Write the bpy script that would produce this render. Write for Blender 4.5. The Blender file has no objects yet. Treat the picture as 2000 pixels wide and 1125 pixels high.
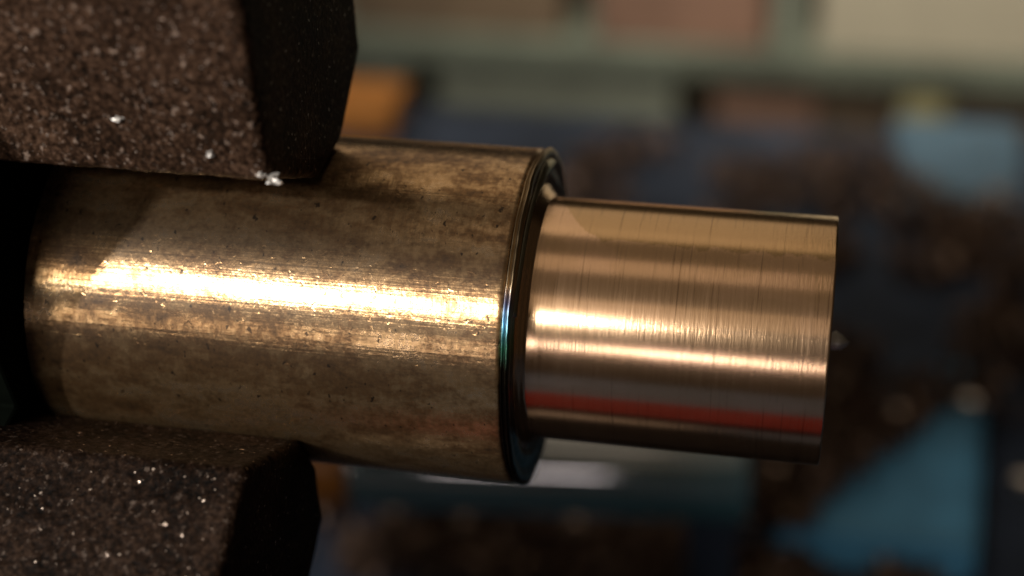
import bpy, bmesh, math, random
import numpy as np
from mathutils import Vector, Matrix, noise as mnoise

MM = 0.001                      # everything below is authored in millimetres
HB = 90.0                       # height of the bar's axis above the lathe bed
sc = bpy.context.scene
COL = sc.collection
rng = random.Random(7)

# ------------------------------------------------------------------ camera
cam_d = bpy.data.cameras.new("camera")
cam = bpy.data.objects.new("camera", cam_d)
COL.objects.link(cam)
CAM = Vector((15.97481772, -77.69246861, 136.644751))
cam.matrix_world = Matrix((
    (0.9799486, -0.08056644, 0.18223553, CAM.x * MM),
    (0.19825916, 0.48538711, -0.85152373, CAM.y * MM),
    (-0.01985054, 0.87057935, 0.49162745, CAM.z * MM),
    (0, 0, 0, 1)))
cam_d.sensor_width = 36.0
cam_d.lens = 54.0
cam_d.clip_start = 0.005
cam_d.clip_end = 20.0
cam_d.dof.use_dof = True
cam_d.dof.focus_distance = 83.5 * MM
cam_d.dof.aperture_fstop = 54.0 / 2.8
sc.camera = cam

# ------------------------------------------------------------------ world, exposure
w = bpy.data.worlds.new("World")
sc.world = w
w.use_nodes = True
w.node_tree.nodes["Background"].inputs[0].default_value = (1.0, 0.72, 0.45, 1)
w.node_tree.nodes["Background"].inputs[1].default_value = 0.018
sc.view_settings.view_transform = 'Standard'
sc.view_settings.look = 'None'
sc.view_settings.exposure = 0.0
sc.view_settings.gamma = 1.0

# ------------------------------------------------------------------ lamps of the workshop, then added fill lights
AX = Vector((0, 0, HB))
PHI0 = math.atan2(CAM.z - HB, CAM.y)          # direction bar -> camera in the plane across the bar

def lamp(name, x, elev, dist, sx, sy, watt, col, target=(0, 0, HB)):
    """area lamp seen from the bar 'elev' degrees above the horizontal on the operator's side"""
    e = math.radians(elev)
    pos = Vector((x, -dist * math.cos(e), HB + dist * math.sin(e)))
    d = bpy.data.lights.new(name, 'AREA')
    d.shape = 'RECTANGLE'
    d.size, d.size_y = sx * MM, sy * MM
    d.energy = watt
    d.color = col
    o = bpy.data.objects.new(name, d)
    COL.objects.link(o)
    z = (pos - Vector(target)).normalized()
    xx = Vector((1, 0, 0))
    yy = z.cross(xx).normalized()
    xx = yy.cross(z).normalized()
    m = Matrix((xx, yy, z)).transposed().to_4x4()
    m.translation = pos * MM
    o.matrix_world = m
    return o

lamp("work_lamp", -157, 34, 250, 13, 8, 0.72, (1.0, 0.94, 0.88))
lamp("tube_lamp", -71, 30, 262, 54, 16, 0.26, (1.0, 0.92, 0.82))
lamp("bench_lamp", -139, 6, 250, 40, 18, 0.047, (1.0, 0.90, 0.78))
lamp("desk_lamp", -9, 6, 250, 58, 24, 0.024, (1.0, 0.86, 0.84))
lamp("ceiling_lamp", -250, 137, 700, 660, 640, 0.58, (1.0, 0.80, 0.58))
lamp("ceiling_strip", -300, 83, 900, 700, 260, 0.20, (1.0, 0.78, 0.58))
lamp("wall_lamp", -250, 42, 900, 660, 260, 0.20, (1.0, 0.80, 0.60))
lamp("gap_fill_light", -250, 86, 1100, 1100, 1900, 0.60, (1.0, 0.80, 0.58))  # added dim fill behind the others, evens out dark gaps in the reflections
lamp("shelf_fill_light", -40, 118, 420, 240, 120, 0.6, (1.0, 0.88, 0.70), (60, 440, -20)).data.spread = math.radians(60)  # added fill light above the frame, only brightens the background

# ------------------------------------------------------------------ helpers
def prop(o, label=None, cat=None, group=None, kind=None):
    if label: o['label'] = label
    if cat: o['category'] = cat
    if group: o['group'] = group
    if kind: o['kind'] = kind
    return o

def mesh_obj(name, verts, faces, m, parent=None, smooth=False, loc=(0, 0, 0)):
    me = bpy.data.meshes.new(name)
    me.from_pydata([(v[0] * MM, v[1] * MM, v[2] * MM) for v in verts], [], faces)
    if smooth:
        me.polygons.foreach_set("use_smooth", [True] * len(me.polygons))
    me.materials.append(m)
    o = bpy.data.objects.new(name, me)
    o.location = (loc[0] * MM, loc[1] * MM, loc[2] * MM)
    COL.objects.link(o)
    if parent: o.parent = parent
    return o

def bm_obj(name, bm, m, parent=None, smooth=False):
    me = bpy.data.meshes.new(name)
    bmesh.ops.scale(bm, vec=(MM, MM, MM), verts=bm.verts)
    bm.to_mesh(me); bm.free()
    if smooth:
        me.polygons.foreach_set("use_smooth", [True] * len(me.polygons))
    me.materials.append(m)
    o = bpy.data.objects.new(name, me)
    COL.objects.link(o)
    if parent: o.parent = parent
    return o

def empty(name, loc, rz=0):
    o = bpy.data.objects.new(name, None)
    o.empty_display_size = 0.005
    o.location = Vector(loc) * MM
    o.rotation_euler = (0, 0, rz)
    COL.objects.link(o)
    return o

def box_bm(x0, x1, y0, y1, z0, z1, bev=0.6, seg=2):
    bm = bmesh.new()
    bmesh.ops.create_cube(bm, size=1)
    for v in bm.verts:
        v.co = Vector((x0 + (v.co.x + .5) * (x1 - x0), y0 + (v.co.y + .5) * (y1 - y0), z0 + (v.co.z + .5) * (z1 - z0)))
    if bev:
        bmesh.ops.bevel(bm, geom=bm.edges[:], offset=bev, segments=seg, affect='EDGES', profile=0.6)
    return bm

# ------------------------------------------------------------------ materials
class NT:
    def __init__(s, name):
        s.m = bpy.data.materials.new(name)
        s.m.use_nodes = True
        s.t = s.m.node_tree
        s.b = s.t.nodes["Principled BSDF"]
    def n(s, typ, **kw):
        nd = s.t.nodes.new(typ)
        for k, v in kw.items():
            if k.startswith('i_'):
                nd.inputs[k[2:].replace('_', ' ')].default_value = v
            else:
                setattr(nd, k, v)
        return nd
    def l(s, a, b):
        s.t.links.new(a, b)
    def math(s, op, a, b=None, c=None):
        nd = s.n('ShaderNodeMath', operation=op)
        for i, v in enumerate((a, b, c)):
            if v is None: continue
            if hasattr(v, 'is_linked'): s.l(v, nd.inputs[i])
            else: nd.inputs[i].default_value = v
        return nd.outputs[0]
    def ramp(s, fac, stops, interp='LINEAR'):
        nd = s.n('ShaderNodeValToRGB')
        nd.color_ramp.interpolation = interp
        el = nd.color_ramp.elements
        while len(el) < len(stops): el.new(0.5)
        for e, (p, c) in zip(el, stops):
            e.position = p
            e.color = (c, c, c, 1) if isinstance(c, (int, float)) else (*c, 1)
        s.l(fac, nd.inputs[0])
        return nd.outputs[0]
    def mix(s, fac, a, b, mode='MIX'):
        nd = s.n('ShaderNodeMix', data_type='RGBA', blend_type=mode)
        for i, v in ((0, fac), (6, a), (7, b)):
            if hasattr(v, 'is_linked'): s.l(v, nd.inputs[i])
            elif isinstance(v, (int, float)): nd.inputs[i].default_value = v
            else: nd.inputs[i].default_value = (*v, 1)
        return nd.outputs[2]
    def noise(s, vec, scale, detail=3, rough=.55, dist=0):
        nd = s.n('ShaderNodeTexNoise')
        nd.inputs['Scale'].default_value = scale
        nd.inputs['Detail'].default_value = detail
        nd.inputs['Roughness'].default_value = rough
        nd.inputs['Distortion'].default_value = dist
        s.l(vec, nd.inputs['Vector'])
        return nd.outputs['Fac']
    def scaled(s, vec, x, y, z):
        nd = s.n('ShaderNodeVectorMath', operation='MULTIPLY')
        s.l(vec, nd.inputs[0])
        nd.inputs[1].default_value = (x, y, z)
        return nd.outputs[0]
    def objmm(s):
        tc = s.n('ShaderNodeTexCoord')
        return s.scaled(tc.outputs['Object'], 1000, 1000, 1000)
    def bump(s, height, strength, dist_mm, prev=None):
        nd = s.n('ShaderNodeBump')
        nd.inputs['Strength'].default_value = strength
        nd.inputs['Distance'].default_value = dist_mm * MM
        s.l(height, nd.inputs['Height'])
        if prev is not None: s.l(prev, nd.inputs['Normal'])
        return nd.outputs[0]
    def set(s, **kw):
        for k, v in kw.items():
            i = s.b.inputs[k.replace('_', ' ')]
            if hasattr(v, 'is_linked'): s.l(v, i)
            elif isinstance(v, tuple) and len(v) == 3: i.default_value = (*v, 1)
            else: i.default_value = v
        return s.m

def cyl_coords(k):
    """(axial mm, arc mm, radius mm) of a body turned about its local X axis; the seam faces away from the camera"""
    p = k.objmm()
    sep = k.n('ShaderNodeSeparateXYZ'); k.l(p, sep.inputs[0])
    ny = k.math('MULTIPLY', sep.outputs[1], -1.0)
    ang = k.math('ARCTAN2', sep.outputs[2], ny)
    arc = k.math('MULTIPLY', ang, 9.0)
    com = k.n('ShaderNodeCombineXYZ')
    k.l(sep.outputs[0], com.inputs[0]); k.l(arc, com.inputs[1])
    return com.outputs[0], p

def tangent(k):
    t = k.n('ShaderNodeTangent', direction_type='RADIAL', axis='X')
    k.l(t.outputs[0], k.b.inputs['Tangent'])

def mat_stock():
    k = NT("tarnished_brass")
    c, p = cyl_coords(k)
    big = k.noise(k.scaled(c, .10, .30, 1), 1.0, 5, .6, .6)
    mid = k.noise(k.scaled(c, .55, 1.1, 1), 1.0, 4, .6, .3)
    spk = k.noise(k.scaled(c, 2.6, 2.0, 1), 1.0, 3, .6)
    tarn = k.math('ADD', k.math('MULTIPLY', big, .55), k.math('ADD', k.math('MULTIPLY', mid, .3), k.math('MULTIPLY', spk, .25)))
    col = k.ramp(tarn, [(.38, (.76, .55, .34)), (.51, (.58, .37, .18)), (.60, (.28, .155, .064)), (.72, (.05, .028, .015))])
    fine = k.noise(k.scaled(c, 3.0, 4.2, 1), 1.0, 4, .7)
    col = k.mix(k.math('MULTIPLY', k.ramp(fine, [(.36, .55), (.60, 0.0)]), k.ramp(mid, [(.38, .15), (.62, 1.0)])), col, (.10, .058, .028))
    dots = k.ramp(k.noise(k.scaled(c, 2.4, 1.9, 1), 1.0, 2, .55), [(.29, .85), (.34, 0.0)])
    col = k.mix(dots, col, (.03, .018, .010))
    metl = k.ramp(tarn, [(.40, .95), (.56, .91), (.72, .80)])
    rough = k.ramp(tarn, [(.42, .25), (.6, .31), (.75, .45)])
    grain = k.noise(k.scaled(c, 3.2, 2.2, 1), 1.0, 3, .6, .4)
    hoop = k.noise(k.scaled(c, 5.0, .55, 1), 1.0, 2, .5)
    drawn = k.noise(k.scaled(c, .10, 6.0, 1), 1.0, 2, .5)
    b1 = k.bump(grain, 1.0, .016)
    b2 = k.bump(hoop, 1.0, .016, b1)
    b3 = k.bump(drawn, 1.0, .008, b2)
    pits = k.ramp(k.noise(k.scaled(c, 1.9, 1.9, 1), 1.0, 2, .5), [(.27, 0.0), (.36, 1.0)])
    b4 = k.bump(pits, 1.0, .008, b3)
    tangent(k)
    return k.set(Base_Color=col, Metallic=metl, Roughness=rough, Normal=b4, Anisotropic=.85, Anisotropic_Rotation=.25, Coat_Weight=.35, Coat_Roughness=.42)

def mat_turned():
    k = NT("turned_brass")
    c, p = cyl_coords(k)
    lines = k.noise(k.scaled(c, 5.5, .05, 1), 1.0, 5, .75)
    dark = k.ramp(k.noise(k.scaled(c, 4.6, .085, 1), 1.0, 4, .7), [(.30, 1.0), (.44, 0.0)])
    film = k.ramp(k.noise(k.scaled(c, .16, .30, 1), 1.0, 3, .5), [(.44, 0.0), (.50, 1.0)])
    sp = k.n('ShaderNodeSeparateXYZ'); k.l(c, sp.inputs[0])
    wav = k.math('MULTIPLY', k.math('SUBTRACT', k.noise(k.scaled(c, .9, .35, 1), 1.0, 3, .6), .5), 2.2)
    dx = k.math('DIVIDE', k.math('SUBTRACT', 5.6, sp.outputs[0]), 2.6)
    edge = k.math('ADD', 10.9, k.math('MULTIPLY', k.math('MAXIMUM', dx, 0.0), k.math('MULTIPLY', dx, 3.0)))
    stain = k.ramp(k.math('ADD', k.math('MULTIPLY', k.math('SUBTRACT', k.math('ADD', sp.outputs[1], wav), edge), .8), .5), [(.4, 0.0), (.6, 1.0)])
    film = k.math('MAXIMUM', k.math('MULTIPLY', film, .3), stain)
    col = k.mix(k.math('MULTIPLY', film, .8), (.84, .56, .35), (.60, .40, .20))
    col = k.mix(k.math('MULTIPLY', dark, .55), col, (.18, .10, .045))
    rough = k.math('ADD', .12, k.math('MULTIPLY', lines, .14))
    b1 = k.bump(lines, 1.0, .0045)
    b2 = k.bump(k.noise(k.scaled(c, 7.0, .8, 1), 1.0, 2, .5), 1.0, .004, b1)
    tangent(k)
    return k.set(Base_Color=col, Metallic=1.0, Roughness=rough, Normal=b2, Anisotropic=0.0)

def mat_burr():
    k = NT("sheen_painted_burr")
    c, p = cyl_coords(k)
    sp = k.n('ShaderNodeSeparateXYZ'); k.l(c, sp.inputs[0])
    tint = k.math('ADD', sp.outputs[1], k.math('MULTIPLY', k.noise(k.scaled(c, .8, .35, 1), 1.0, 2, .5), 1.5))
    col = k.ramp(k.math('DIVIDE', tint, 10.0), [(.28, (.035, .028, .020)), (.40, (.05, .16, .11)), (.50, (.14, .30, .42)), (.60, (.14, .14, .20)), (.70, (.34, .25, .15))])  # lamp's blue glint and the shade below it, painted by angle round the bar
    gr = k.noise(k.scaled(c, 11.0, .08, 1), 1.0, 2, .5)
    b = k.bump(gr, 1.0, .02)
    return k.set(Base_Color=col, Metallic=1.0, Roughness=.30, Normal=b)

def mat_jaw(name, g, wt):
    k = NT(name)
    p = k.objmm()
    n1 = k.noise(p, 3.4, 4, .65)
    n2 = k.noise(p, .30, 4, .6)
    f = k.math('ADD', k.math('MULTIPLY', n1, .65), k.math('MULTIPLY', n2, .35))
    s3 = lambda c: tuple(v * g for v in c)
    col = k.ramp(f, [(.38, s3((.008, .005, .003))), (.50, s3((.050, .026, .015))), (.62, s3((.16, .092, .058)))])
    fleck = k.ramp(k.noise(p, 2.4, 3, .6), [(.60, 0.0), (.70, 1.0)])
    col = k.mix(k.math('MULTIPLY', fleck, .75), col, s3((.46, .34, .27)))
    worn = k.ramp(k.noise(p, 2.6, 2, .5), [(wt, 0.0), (wt + .04, 1.0)])
    col = k.mix(worn, col, (.50, .40, .33))
    rough = k.math('SUBTRACT', .58, k.math('MULTIPLY', worn, .30))
    b = k.bump(n1, 1.0, .07)
    b = k.bump(k.noise(p, 5.0, 2, .5), .6, .02, b)
    return k.set(Base_Color=col, Metallic=k.math('ADD', .15, k.math('MULTIPLY', worn, .85)), Roughness=rough, Normal=b, Specular_IOR_Level=.06)

def mat_plain(name, col, rough=.6, metal=0.0, var=.25, scale=.15, bump=0.0, spec=.5):
    k = NT(name)
    p = k.objmm()
    n = k.noise(p, scale, 4, .6)
    dk = tuple(c * (1 - var) for c in col)
    lt = tuple(min(1, c * (1 + var)) for c in col)
    c = k.ramp(n, [(.3, dk), (.7, lt)])
    kw = dict(Base_Color=c, Metallic=metal, Roughness=rough, Specular_IOR_Level=spec)
    if bump: kw['Normal'] = k.bump(k.noise(p, scale * 8, 3, .6), 1.0, bump)
    return k.set(**kw)

M_STOCK, M_TURN, M_BURR, M_JAW = mat_stock(), mat_turned(), mat_burr(), mat_jaw("grimy_jaw_steel", .56, .685)
M_JAW_DARK = mat_jaw("dark_jaw_steel", .21, .70)  # same jaw steel in darker tones, for the lower jaw
M_CHUCK = mat_plain("chuck_iron", (.003, .004, .003), .7, 0, .3, .15, 0, 0.0)
M_BED = mat_plain("grimy_bed", (.027, .038, .062), .7, 0, .6, .06, .1, .2)
M_BLUE = mat_plain("blue_paint", (.075, .27, .46), .6, 0, .3, .10, .06)
M_PALE = mat_plain("pale_blue_paint", (.07, .135, .20), .6, 0, .3, .10, .06)
M_TEAL = mat_plain("teal_enamel", (.06, .16, .20), .06, 0, .2, .05, 0, 1.0)
M_TEAL.node_tree.nodes["Principled BSDF"].inputs["IOR"].default_value = 2.5
M_ORANGE = mat_plain("orange_plastic", (.42, .16, .025), .4, 0, .12)
M_GREEN = mat_plain("grey_green_card", (.17, .19, .155), .7, 0, .38, .022)
M_BOARD = mat_plain("shelf_paint", (.11, .13, .105), .6, 0, .38, .022)
M_RED = mat_plain("terracotta_card", (.18, .105, .075), .7, 0, .38, .022)
M_BROWN = mat_plain("brown_card", (.12, .085, .055), .7, 0, .38, .022)
M_OLIVE = mat_plain("olive_card", (.24, .22, .11), .7, 0, .12)
M_TAN = mat_plain("tan_card", (.28, .19, .11), .7, 0, .38, .022)
M_CREAM = mat_plain("cream_card", (.36, .335, .265), .7, 0, .06)
M_WALL = mat_plain("shop_wall", (.10, .09, .07), .8, 0, .2, .02)
M_REDP = mat_plain("red_enamel", (.075, .004, .003), .7, 0, .15, .15, 0, .1)
M_STEEL = mat_plain("bare_steel", (.10, .09, .085), .5, .3, .25, .3)
M_SWARF = mat_plain("swarf_metal", (.15, .098, .072), .42, .75, .6, .9)
M_CRUMB = mat_plain("torn_metal", (.75, .72, .68), .5, .7, .15, 2.0)
M_DULL = mat_plain("dull_chip", (.60, .47, .38), .40, 1.0, .2, .5)
M_CHIP = mat_plain("bright_chip", (.85, .80, .76), .34, 1.0, .1, .5)

# ------------------------------------------------------------------ brass bar (turned about local X)
bar = empty("brass_bar", (0, 0, HB))
prop(bar, "stepped round brass bar with tarnished thick shank and freshly turned thin end", "brass bar")

def lathe(name, prof, m, nseg=160, wob=None, parent=bar, closed=False):
    vs, fs = [], []
    for i, (t, r) in enumerate(prof):
        for j in range(nseg):
            a = 2 * math.pi * j / nseg
            dt, dr = wob(i, t, r, a) if wob else (0, 0)
            vs.append((t + dt, -(r + dr) * math.cos(a), (r + dr) * math.sin(a)))
    n = len(prof)
    for i in range(n - 1):
        for j in range(nseg):
            q = (j + 1) % nseg
            fs.append((i * nseg + j, i * nseg + q, (i + 1) * nseg + q, (i + 1) * nseg + j))
    if closed:
        for i, t in ((0, prof[0][0]), (n - 1, prof[-1][0])):
            vs.append((t, 0, 0)); c = len(vs) - 1
            for j in range(nseg):
                q = (j + 1) % nseg
                fs.append((c, i * nseg + q, i * nseg + j) if i == 0 else (c, i * nseg + j, i * nseg + q))
    return mesh_obj(name, vs, fs, m, parent, True)

def ragged(a, s, seed):
    return mnoise.noise(Vector((math.cos(a) * s, math.sin(a) * s, seed)))

def wob_stock(i, t, r, a):
    e = 0
    if i >= 22: e = .05 * ragged(a, 14, 3) + .035 * ragged(a, 40, 5)
    return (e, 0)
prof = [(-62 + 62 * k / 20.0, 10.0) for k in range(20)] + [(.05, 10.0), (.35, 10.0), (.50, 9.98), (.60, 9.88), (.60, 9.3)]
lathe("stock_section", prof, M_STOCK, 240, wob_stock)

def wob_burr(i, t, r, a):
    up = max(0.0, math.cos(a - math.pi / 2 - .25))
    k = min(1, i / 3.0)
    return (k * (.05 * ragged(a, 5, 1) + .03 * ragged(a, 22, 2)), k * (.10 * ragged(a, 4, 8) + .05 * ragged(a, 17, 9)))
prof = [(.56, 9.4), (.60, 9.78), (.67, 9.92), (.74, 9.84), (.79, 9.70), (.84, 9.90), (.92, 10.06), (1.02, 10.05), (1.10, 9.85), (1.12, 9.5),
        (.96, 9.15), (.98, 8.9), (1.06, 8.6), (1.04, 8.2), (.92, 8.0), (.94, 7.8), (1.0, 7.6)]
lathe("burr", prof, M_BURR, 240, wob_burr)['label'] = "dark rolled burr on the shoulder with a blue green sheen painted on"
prof = [(.92, 7.95), (1.02, 7.70), (1.20, 7.52), (1.36, 7.38), (1.46, 7.22)] + \
       [(1.55 + 16.1 * k / 24.0, 7.2) for k in range(25)] + [(17.80, 7.2), (17.87, 7.2), (17.91, 7.19), (17.94, 7.15), (17.95, 7.08), (17.95, 6.5)]
lathe("turned_section", prof, M_TURN, 240)
lathe("end_face", [(17.945, 6.5), (17.93, 4), (17.93, 1.5), (17.95, .45)], M_TURN, 120, None, bar, False)
def wob_pip(i, t, r, a):
    return (.06 * ragged(a, 1.5, i * 1.7) * i, .12 * ragged(a, 1.3, i * 2.3 + 4) * min(i, 2))
lathe("centre_pip", [(17.85, .62), (18.1, .50), (18.4, .50), (18.7, .46), (18.95, .26), (19.0, .02)], M_CRUMB, 20, wob_pip)['label'] = \
    "tiny crumpled bright pip left at the middle of the end"

# ------------------------------------------------------------------ chuck and jaws
def jaw(name, al, t_end, back, label, m_jaw):
    """jaw whose radial direction lies 'al' degrees from the camera direction, gripping the bar along its flat tip"""
    k = PHI0 - math.radians(al)
    rad = np.array([math.cos(k), math.sin(k)])
    tg = np.array([math.cos(k + math.pi / 2), math.sin(k + math.pi / 2)]) * (1 if al >= 0 else -1)
    h, rc = 9.5, 14.5
    poly = [(46, h), (rc, h), (10.02, 2.0), (10.02, -2.0), (rc - .6 * (h - back), -back), (46, -back)]
    # round the corners of the outline and sample it finely on the side that faces out
    pts = []
    def corner(p0, p1, p2, r, n):
        a = np.array(p0) - p1; b = np.array(p2) - p1
        a = a / np.linalg.norm(a); b = b / np.linalg.norm(b)
        ang = math.acos(float(np.dot(a, b)))
        L = r / math.tan(ang / 2)
        s, e = p1 + a * L, p1 + b * L
        c = p1 + (a + b) / np.linalg.norm(a + b) * (r / math.sin(ang / 2))
        out = []
        for i in range(n + 1):
            v = s + (e - s) * i / n
            v = c + (v - c) / np.linalg.norm(v - c) * r
            out.append(tuple(v))
        return out
    P = [np.array(p, float) for p in poly]
    rnd = {1: .7, 2: .5, 3: .5, 4: .8}
    ring = [tuple(P[0])]
    for i in range(1, 5):
        ring += corner(P[i - 1], P[i], P[i + 1], rnd[i], 4)
    ring.append(tuple(P[5]))
    step = [.16, .16, .5, .6, .8]
    fine = []
    for i in range(len(ring) - 1):
        a, b = np.array(ring[i]), np.array(ring[i + 1])
        d = np.linalg.norm(b - a)
        s = .16 if (a[1] > 2.2 or b[1] > 2.2) else .8
        n = max(1, int(d / s))
        for q in range(n): fine.append(tuple(a + (b - a) * q / n))
    fine.append(ring[-1])
    fine = np.array(fine)
    cen = np.array([22.0, 0.0])
    # outward normals of the outline
    tan = np.gradient(fine, axis=0)
    nrm = np.stack([-tan[:, 1], tan[:, 0]], 1)
    nrm /= np.linalg.norm(nrm, axis=1)[:, None] + 1e-9
    if np.dot(nrm[5], [0, 1]) < 0: nrm = -nrm
    ts = [(-48, 0), (-40, 0)] + [(-32 + .16 * q, 0) for q in range(int((t_end - .55 + 32) / .16))]
    ts += [(t_end - .50, .0), (t_end - .3, .06), (t_end - .14, .18), (t_end - .04, .34), (t_end, .55), (t_end, 1.1)]
    vs, fs = [], []
    n = len(fine)
    for (t, ins) in ts:
        for i in range(n):
            r, s = fine[i] - nrm[i] * ins
            v = Vector((t, r * 1.0, s * 1.0))
            amp = .06 if fine[i][1] > 2.5 else .02
            dsp = amp * (mnoise.noise(v * 2.3) + .7 * mnoise.noise(v * 4.6 + Vector((9, 3, 1))) + .8 * mnoise.noise(v * .5)) * (0 if abs(fine[i][1]) < 2.2 and r < 11 else 1)
            r, s = np.array([r, s]) + nrm[i] * dsp
            yz = r * rad + s * tg
            vs.append((t + (dsp if ins > 0 else 0), yz[0], yz[1]))
    m = len(ts)
    flip = al < 0
    for a in range(m - 1):
        for i in range(n - 1):
            f = (a * n + i, a * n + i + 1, (a + 1) * n + i + 1, (a + 1) * n + i)
            fs.append(f if not flip else f[::-1])
    last = tuple(range((m - 1) * n, m * n))
    fs.append(last if not flip else last[::-1])
    o = mesh_obj(name, vs, fs, m_jaw, None, True, (0, 0, HB))
    o.data.polygons[len(fs) - 1].use_smooth = False
    prop(o, label, "chuck jaw", "chuck jaws gripping the brass bar")
    return o
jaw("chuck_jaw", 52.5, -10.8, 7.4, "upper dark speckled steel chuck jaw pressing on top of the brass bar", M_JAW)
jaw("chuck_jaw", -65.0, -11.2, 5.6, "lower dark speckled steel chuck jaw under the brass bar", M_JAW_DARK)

ck = []
for i in range(96):
    q = 2 * math.pi * i / 96
    al = math.degrees((PHI0 - q + math.pi) % (2 * math.pi) - math.pi)      # up from the camera direction
    r = 22.0
    c = math.cos(math.radians(al + 45))
    if c > .05 and al > -39: r = min(r, 12.2 / c)                                      # flat added to let the low lamp's light past the nose
    for ja in (52.5, -65.0):
        if abs(al - ja) < 17: r = 31.0                                    # bulge added so the nose casts shade on a jaw
    ck.append((math.cos(q) * r, math.sin(q) * r))
bm = bmesh.new()
bmesh.ops.create_cone(bm, cap_ends=True, segments=96, radius1=24, radius2=24, depth=35, matrix=Matrix.Translation((-53, 0, HB)) @ Matrix.Rotation(math.pi / 2, 4, 'Y'))
f = bm.faces.new([bm.verts.new((-35.6, y, HB + z)) for y, z in ck])
for v in bmesh.ops.extrude_face_region(bm, geom=[f])['geom']:
    if isinstance(v, bmesh.types.BMVert): v.co.x = -27
bmesh.ops.recalc_face_normals(bm, faces=bm.faces)
bmesh.ops.bevel(bm, geom=[e for e in bm.edges if abs(e.calc_face_angle() or 0) > 1], offset=.12, segments=1, affect='EDGES')
prop(bm_obj("lathe_chuck", bm, M_CHUCK, None, False), "dark iron chuck nose that the brass bar enters between the jaws", "lathe chuck")

# ------------------------------------------------------------------ setting: bed, bench, wall
prop(bm_obj("lathe_bed", box_bm(-260, 300, -220, 241, -30, 0, 2), M_BED), kind='structure')
prop(bm_obj("bench", box_bm(-1500, 1500, 260, 1600, -150, -112, 2), M_WALL), kind='structure')
prop(bm_obj("wall", box_bm(-1500, 1500, 1600, 1640, -150, 1500, 0), M_WALL), kind='structure')

def simple(name, label, cat, parts, group=None):
    """thing made of box parts: (part name, x0,x1,y0,y1,z0,z1, material, bevel)"""
    x0 = sum((p[1] + p[2]) / 2 for p in parts) / len(parts)
    y0 = sum((p[3] + p[4]) / 2 for p in parts) / len(parts)
    z0 = min(p[5] for p in parts)
    if len(parts) == 1:
        p = parts[0]
        return prop(bm_obj(name, box_bm(*p[1:7], p[8]), p[7]), label, cat, group)
    e = empty(name, (0, 0, 0))
    for p in parts:
        bm_obj(p[0], box_bm(*p[1:7], p[8]), p[7], e)
    return prop(e, label, cat, group)

# blue machine castings lying on the bed
def slab_bm(poly, z0, z1, bev):
    bm = bmesh.new()
    vs = [bm.verts.new((x, y, z0)) for x, y in poly]
    f = bm.faces.new(vs)
    r = bmesh.ops.extrude_face_region(bm, geom=[f])
    for v in r['geom']:
        if isinstance(v, bmesh.types.BMVert): v.co.z = z1
    bmesh.ops.recalc_face_normals(bm, faces=bm.faces)
    bmesh.ops.bevel(bm, geom=bm.edges[:], offset=bev, segments=2, affect='EDGES')
    return bm
prop(bm_obj("blue_casting", slab_bm([(15, 89), (42, 88.7), (44, 112), (46, 138), (38.5, 138), (36, 121), (28, 112)], .004, 6, 1.2), M_BLUE), "bright blue painted casting half buried under dark swarf", "machine casting")
prop(bm_obj("blue_bracket", slab_bm([(33, 240), (35, 212), (31, 200), (38, 191), (48, 194), (57, 201), (60, 240)], .004, 4, 1.0), M_PALE), "pale blue painted plate on the bed behind the bar end", "machine plate")

# teal guide rail with an orange sleeve
rail = empty("guide_rail", (0, 73.2, 26.0), math.radians(6))
prop(rail, "glossy teal rail with an orange sleeve running below the brass bar", "guide rail")
def rod(name, x0, x1, r, m):
    p = [(x0, r - .7), (x0 + .2, r - .2), (x0 + .7, r)]
    p += [(x0 + 1 + (x1 - x0 - 2) * k / 8, r) for k in range(9)] + [(x1 - .7, r), (x1 - .2, r - .2), (x1, r - .7)]
    return lathe(name, p, m, 96, None, rail, True)
rod("rod", -36, 12, 6.2, M_TEAL)
rod("sleeve", -70, -36.2, 6.0, M_ORANGE)
for x in (-60, 8):
    bm_obj("support", box_bm(x - 3, x + 3, -3, 3, -23.4, -4, .6), M_BED, rail)

prop(bm_obj("orange_block", box_bm(-92, -73.5, 221, 236, .004, 7.5, 1.2), M_ORANGE), "orange plastic block on the bed behind the thick brass", "block")

# red and steel parts of the carriage below the operator's side (mirrored in the turned brass)
prop(bm_obj("carriage_way", box_bm(-120, 6, -40, -27, .004, 9, 1), M_STEEL), "bare steel way of the carriage under the bar", "machine way")
prop(bm_obj("red_guard", box_bm(-60, 60, -92, -50, .004, 10, 2), M_REDP), "red enamelled guard of the carriage under the bar", "guard")

prop(bm_obj("dark_reflection_sheet", box_bm(-130, 150, -26, 60, .004, 1.2, .3), mat_plain("sheet_black", (.006, .005, .005), .7, 0, .3, .15, 0, .05)), kind='structure')  # unseen black sheet, added to darken the reflection along the bar's underside

# shelf with boxes behind the lathe
ZB = -112
sh = empty("shelf", (0, 440, ZB))
prop(sh, "grey green painted shelf board carrying boxes behind the lathe", "shelf")
bm_obj("board", box_bm(-320, 320, -24, 60, 52, 62, 1), M_BOARD, sh)
for x in (-300, 0, 300):
    bm_obj("post", box_bm(x - 5, x + 5, 40, 55, .1, 51.9, .6), M_BOARD, sh)
def carton(name, label, x0, x1, y0, y1, z0, z1, m, ml, cat="box"):
    e = empty(name, ((x0 + x1) / 2, (y0 + y1) / 2, z0))
    w, d, hh = (x1 - x0) / 2, (y1 - y0) / 2, z1 - z0
    bm_obj("body", box_bm(-w + .8, w - .8, -d + .8, d - .8, .02, hh * .72, .8), m, e)
    bm_obj("lid", box_bm(-w, w, -d, d, hh * .72 + .02, hh, .8), ml, e)
    return prop(e, label, cat, "boxes on the shelf behind the lathe")
carton("storage_box", "long grey green box under the shelf board", -116, -31, 420, 470, ZB, -62, M_GREEN, M_GREEN)
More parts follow.
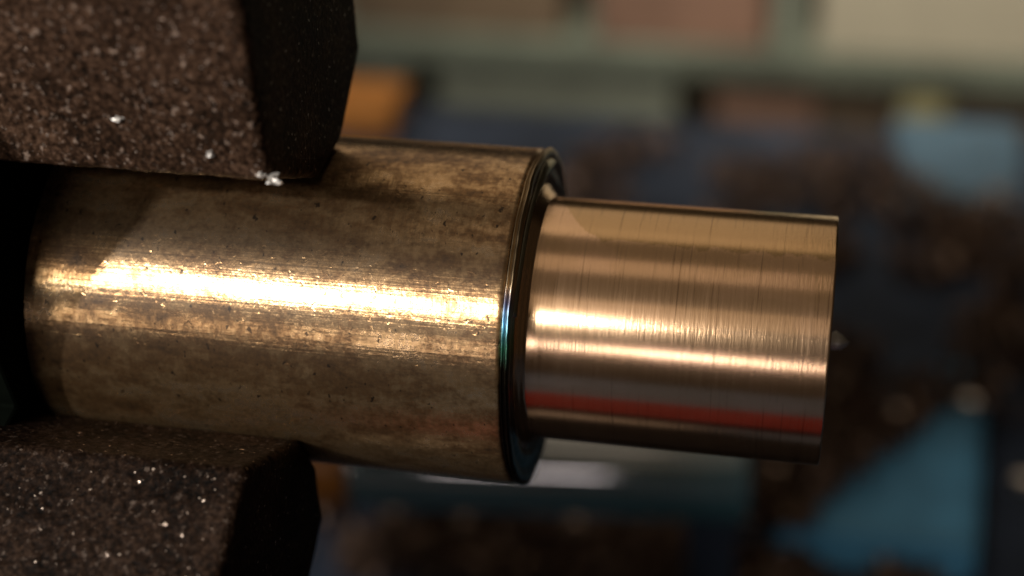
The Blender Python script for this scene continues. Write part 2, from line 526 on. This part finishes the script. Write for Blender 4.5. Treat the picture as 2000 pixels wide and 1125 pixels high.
carton("storage_box", "grey teal box beside the orange block under the shelf", -190, -127, 424, 470, ZB, -60, M_BOARD, M_GREEN)
carton("storage_box", "terracotta red box under the shelf between the grey green and brown boxes", -17, 17, 420, 465, ZB, -64, M_RED, M_RED)
carton("storage_box", "dark brown box beside the terracotta box", 19, 44, 422, 465, ZB, -62, M_BROWN, M_BROWN)
carton("storage_box", "narrow olive yellow box between two dark brown boxes", 45.5, 60, 418, 465, ZB, -60, M_OLIVE, M_OLIVE)
carton("storage_box", "dark brown box beyond the olive box", 62, 110, 422, 465, ZB, -62, M_BROWN, M_BROWN)
carton("storage_box", "brown box on top of the shelf board", -150, -70, 422, 470, -49.9, 70, M_BROWN, M_TAN)
carton("storage_box", "reddish tan box on top of the shelf board", -60, -1, 420, 470, -49.9, 84, M_RED, M_TAN)
carton("storage_box", "slim grey green box standing on the shelf board", 0.5, 10, 424, 470, -49.9, 78, M_GREEN, M_GREEN)
carton("storage_box", "large cream box on top of the shelf board", 15, 125, 420, 480, -49.9, 95, M_CREAM, M_CREAM)

# ------------------------------------------------------------------ swarf
def chip_geo(L, wd, curl, tw, n=6):
    """curled strip with thickness"""
    vs, fs = [], []
    R = L / curl
    for i in range(n + 1):
        a = curl * i / n
        x, z = R * math.sin(a), R * (1 - math.cos(a))
        ww = wd * (.55 + .45 * math.sin(math.pi * (i + .5) / (n + 1)))
        nx, nz = -math.sin(a), math.cos(a)
        th = .09
        for s, o in ((-1, 0), (1, 0), (1, 1), (-1, 1)):
            vs.append((x + nx * th * o + tw * s * i / n, s * ww / 2 + tw * a, z + nz * th * o))
    for i in range(n):
        for j in range(4):
            q = (j + 1) % 4
            fs.append((i * 4 + j, i * 4 + q, i * 4 + 4 + q, i * 4 + 4 + j))
    fs.append((3, 2, 1, 0)); b = n * 4; fs.append((b, b + 1, b + 2, b + 3))
    return np.array(vs), fs

protos = [chip_geo(rng.uniform(1.6, 4.2), rng.uniform(.7, 1.6), rng.uniform(1.0, 4.5), rng.uniform(-.3, .3)) for _ in range(24)]

def rot_rand():
    q = np.array([rng.gauss(0, 1) for _ in range(4)]); q /= np.linalg.norm(q)
    a, b, c, d = q
    return np.array([[1 - 2 * (c * c + d * d), 2 * (b * c - a * d), 2 * (b * d + a * c)],
                     [2 * (b * c + a * d), 1 - 2 * (b * b + d * d), 2 * (c * d - a * b)],
                     [2 * (b * d - a * c), 2 * (c * d + a * b), 1 - 2 * (b * b + c * c)]])

def in_poly(x, y, poly):
    c = False
    j = len(poly) - 1
    for i in range(len(poly)):
        xi, yi = poly[i]; xj, yj = poly[j]
        if (yi > y) != (yj > y) and x < (xj - xi) * (y - yi) / (yj - yi) + xi: c = not c
        j = i
    return c

def swarf(name, poly, count, hmax, z0, m, dens_scale=.06, thr=-.15):
    xs = [p[0] for p in poly]; ys = [p[1] for p in poly]
    V, F, off, made = [], [], 0, 0
    tries = 0
    while made < count and tries < count * 30:
        tries += 1
        x, y = rng.uniform(min(xs), max(xs)), rng.uniform(min(ys), max(ys))
        if not in_poly(x, y, poly): continue
        d = mnoise.noise(Vector((x * dens_scale, y * dens_scale, 4.2)))
        if d < thr + rng.uniform(-.1, .1): continue
        v, f = protos[rng.randrange(24)]
        z = z0 + .5 + rng.random() * hmax * max(.1, min(1, d + .5))
        v = v @ rot_rand().T * rng.uniform(.6, 1.3) + np.array([x, y, z])
        V.append(v); F += [tuple(i + off for i in ff) for ff in f]; off += len(v); made += 1
    o = mesh_obj(name, np.concatenate(V).tolist(), F, m)
    prop(o, kind='stuff')
    return o

swarf("swarf", [(-75, 66), (-30, 78), (20, 80), (60, 82), (60, 87.5), (16, 88), (10, 100), (20, 104), (5, 112), (-20, 108), (-75, 100)], 5200, 6, 0, M_SWARF, .08, -.25)
swarf("swarf", [(-5, 104), (20, 95), (27, 112), (36, 118), (44, 130), (70, 120), (75, 200), (46, 196), (22, 192), (12, 150)], 1900, 7, 0, M_SWARF, .07, .04)
swarf("swarf", [(30, 190), (37, 186), (50, 190), (60, 200), (60, 208), (50, 200), (40, 198), (37, 215), (31, 220)], 260, 4, 3, M_SWARF, .09, -.1)
swarf("swarf", [(-36, 188), (-30, 222), (-5, 226), (20, 222), (34, 228), (36, 188), (10, 160)], 1100, 6, 0, M_SWARF, .06, -.1)

swarf("swarf", [(13, 90), (19, 90), (38, 120), (40, 126), (46, 124), (47, 131), (32, 130), (10, 104)], 800, 4, 6, M_SWARF, .08, -.4)

# bright loose chips that catch the work lamp
def chip(name, x, y, z, size, label, m=M_CHIP, face=None, group=None, jitter=.025):
    v, f = chip_geo(size * 1.3, size, 1.1, .1, 6)
    v = v - v.mean(0)
    L = Vector((-150, -250 * math.cos(math.radians(34)), HB + 250 * math.sin(math.radians(34))))
    pz = Vector((x, y, z))
    nrm = ((L - pz).normalized() + (CAM - pz).normalized()).normalized() if face is None else Vector(face).normalized()
    nrm = (nrm + Vector((rng.uniform(-1, 1), rng.uniform(-1, 1), rng.uniform(-1, 1))) * jitter).normalized()
    q = nrm.to_track_quat('Z', 'Y').to_matrix()
    R = np.array(q)
    o = mesh_obj(name, (v @ R.T).tolist(), f, m, None, True, (x, y, z))
    return prop(o, label, "metal chip", group)
G = "loose bright chips glinting in the swarf"
for x, y, z, s, lab, *mm in (
        (23.9, 122.6, 8.2, 2.2, "pale chip just below the free end of the bar", M_DULL),
        (31.4, 113.1, 11, 2.0, "yellowish chip at the upper edge of the blue casting", M_DULL),
        (41.9, 119.5, 9.5, 2.6, "large pale chip at the corner of the blue casting"),
        (48.8, 104.4, 7.0, 3.0, "brightest white chip beside the blue casting at the picture edge"),
        (-30.4, 87.5, 9.0, 2.2, "bright chip in the swarf below the thick brass end"),
        (-18.0, 87.4, 9.0, 2.2, "bright chip below the white glint of the teal rail"),
        (-10.6, 82.1, 9.0, 2.4, "dull chip lowest of those under the teal rail", M_DULL),
        (-25.3, 80.0, 9.0, 2.0, "dull chip low in the brown swarf between the jaw and the rail glint", M_DULL),
        (-34.8, 79.4, 9.0, 2.2, "dull chip low in the brown swarf closest to the lower jaw", M_DULL),
        (15.0, 99.1, 9.0, 2.0, "dim brown chip beside the left corner of the blue casting", M_DULL),
        (43.3, 184.6, 4.5, 2.2, "dull reddish chip under the pale blue plate", M_SWARF),
        (39.1, 168.2, 4.5, 2.4, "dull brown chip in the dark swarf beyond the bar end", M_SWARF)):
    chip("metal_chip", x, y, z, s, lab, mm[0] if mm else M_CHIP, group=G)

# folded curl of the burr along the upper part of the shoulder
vs, fs = [], []
N = 40
for i in range(N + 1):
    q = i / N
    a = 2.02 - q * 1.50
    wd = .12 + .95 * max(0, 1 - abs(q - .20) / .26) ** 1.2
    rr = 9.25 - .25 * min(1, q * 3) + .45 * max(0, q - .5) + .06 * ragged(a, 9, 2)
    t = 1.22 + .10 * math.sin(q * 9) * (1 - q) - .1 * q
    for du, dt in ((-wd / 2, .10), (0, .16), (wd / 2, -.05), (wd / 2, -.15), (0, 0), (-wd / 2, -.05)):
        r = rr + du
        vs.append((t + dt, -r * math.cos(a), r * math.sin(a)))
for i in range(N):
    for j in range(6):
        q = (j + 1) % 6
        fs.append((i * 6 + j, i * 6 + q, i * 6 + 6 + q, i * 6 + 6 + j))
fs += [(5, 4, 3, 2, 1, 0), tuple(N * 6 + j for j in range(6))]
mesh_obj("burr_curl", vs, fs, mat_plain("curl_metal", (.42, .40, .30), .32, 1.0, .2, .8), bar, True)["label"] = "pale greenish curl of metal folded over the burr"

# bright crumbs stuck to the upper jaw
def on_jaw(al, t, r, s):
    k = PHI0 - math.radians(al)
    return (t, r * math.cos(k) + s * math.cos(k + math.pi / 2), HB + r * math.sin(k) + s * math.sin(k + math.pi / 2))
def crumb(pos, size, label, seed):
    bm = bmesh.new()
    bmesh.ops.create_icosphere(bm, subdivisions=2, radius=size / 2)
    for v in bm.verts:
        v.co *= 1 + 1.3 * mnoise.noise(v.co * (3.4 / size) + Vector((seed, 0, 0)))
        v.co.z *= .6
    o = bm_obj("metal_crumb", bm, M_CRUMB)
    o.location = Vector(pos) * MM
    prop(o, label, "metal crumb", "bright metal crumbs stuck to the upper jaw")
crumb(on_jaw(52.5, -10.5, 14.6, 9.6), .72, "largest white metal crumb at the lower tip of the upper jaw", 1.3)
crumb(on_jaw(52.5, -11.1, 14.9, 9.7), .36, "small white crumb beside the largest crumb on the jaw tip", 4.1)
crumb(on_jaw(52.5, -10.5, 14.0, 8.9), .34, "thin white crumb on the tip edge nearest the bare brass", 7.7)
crumb(on_jaw(52.5, -13.7, 15.9, 9.6), .45, "bright crumb near the lower edge of the jaw face", 2.9)
crumb(on_jaw(52.5, -18.3, 17.6, 9.6), .40, "bright crumb in the middle of the speckled jaw face", 5.2)
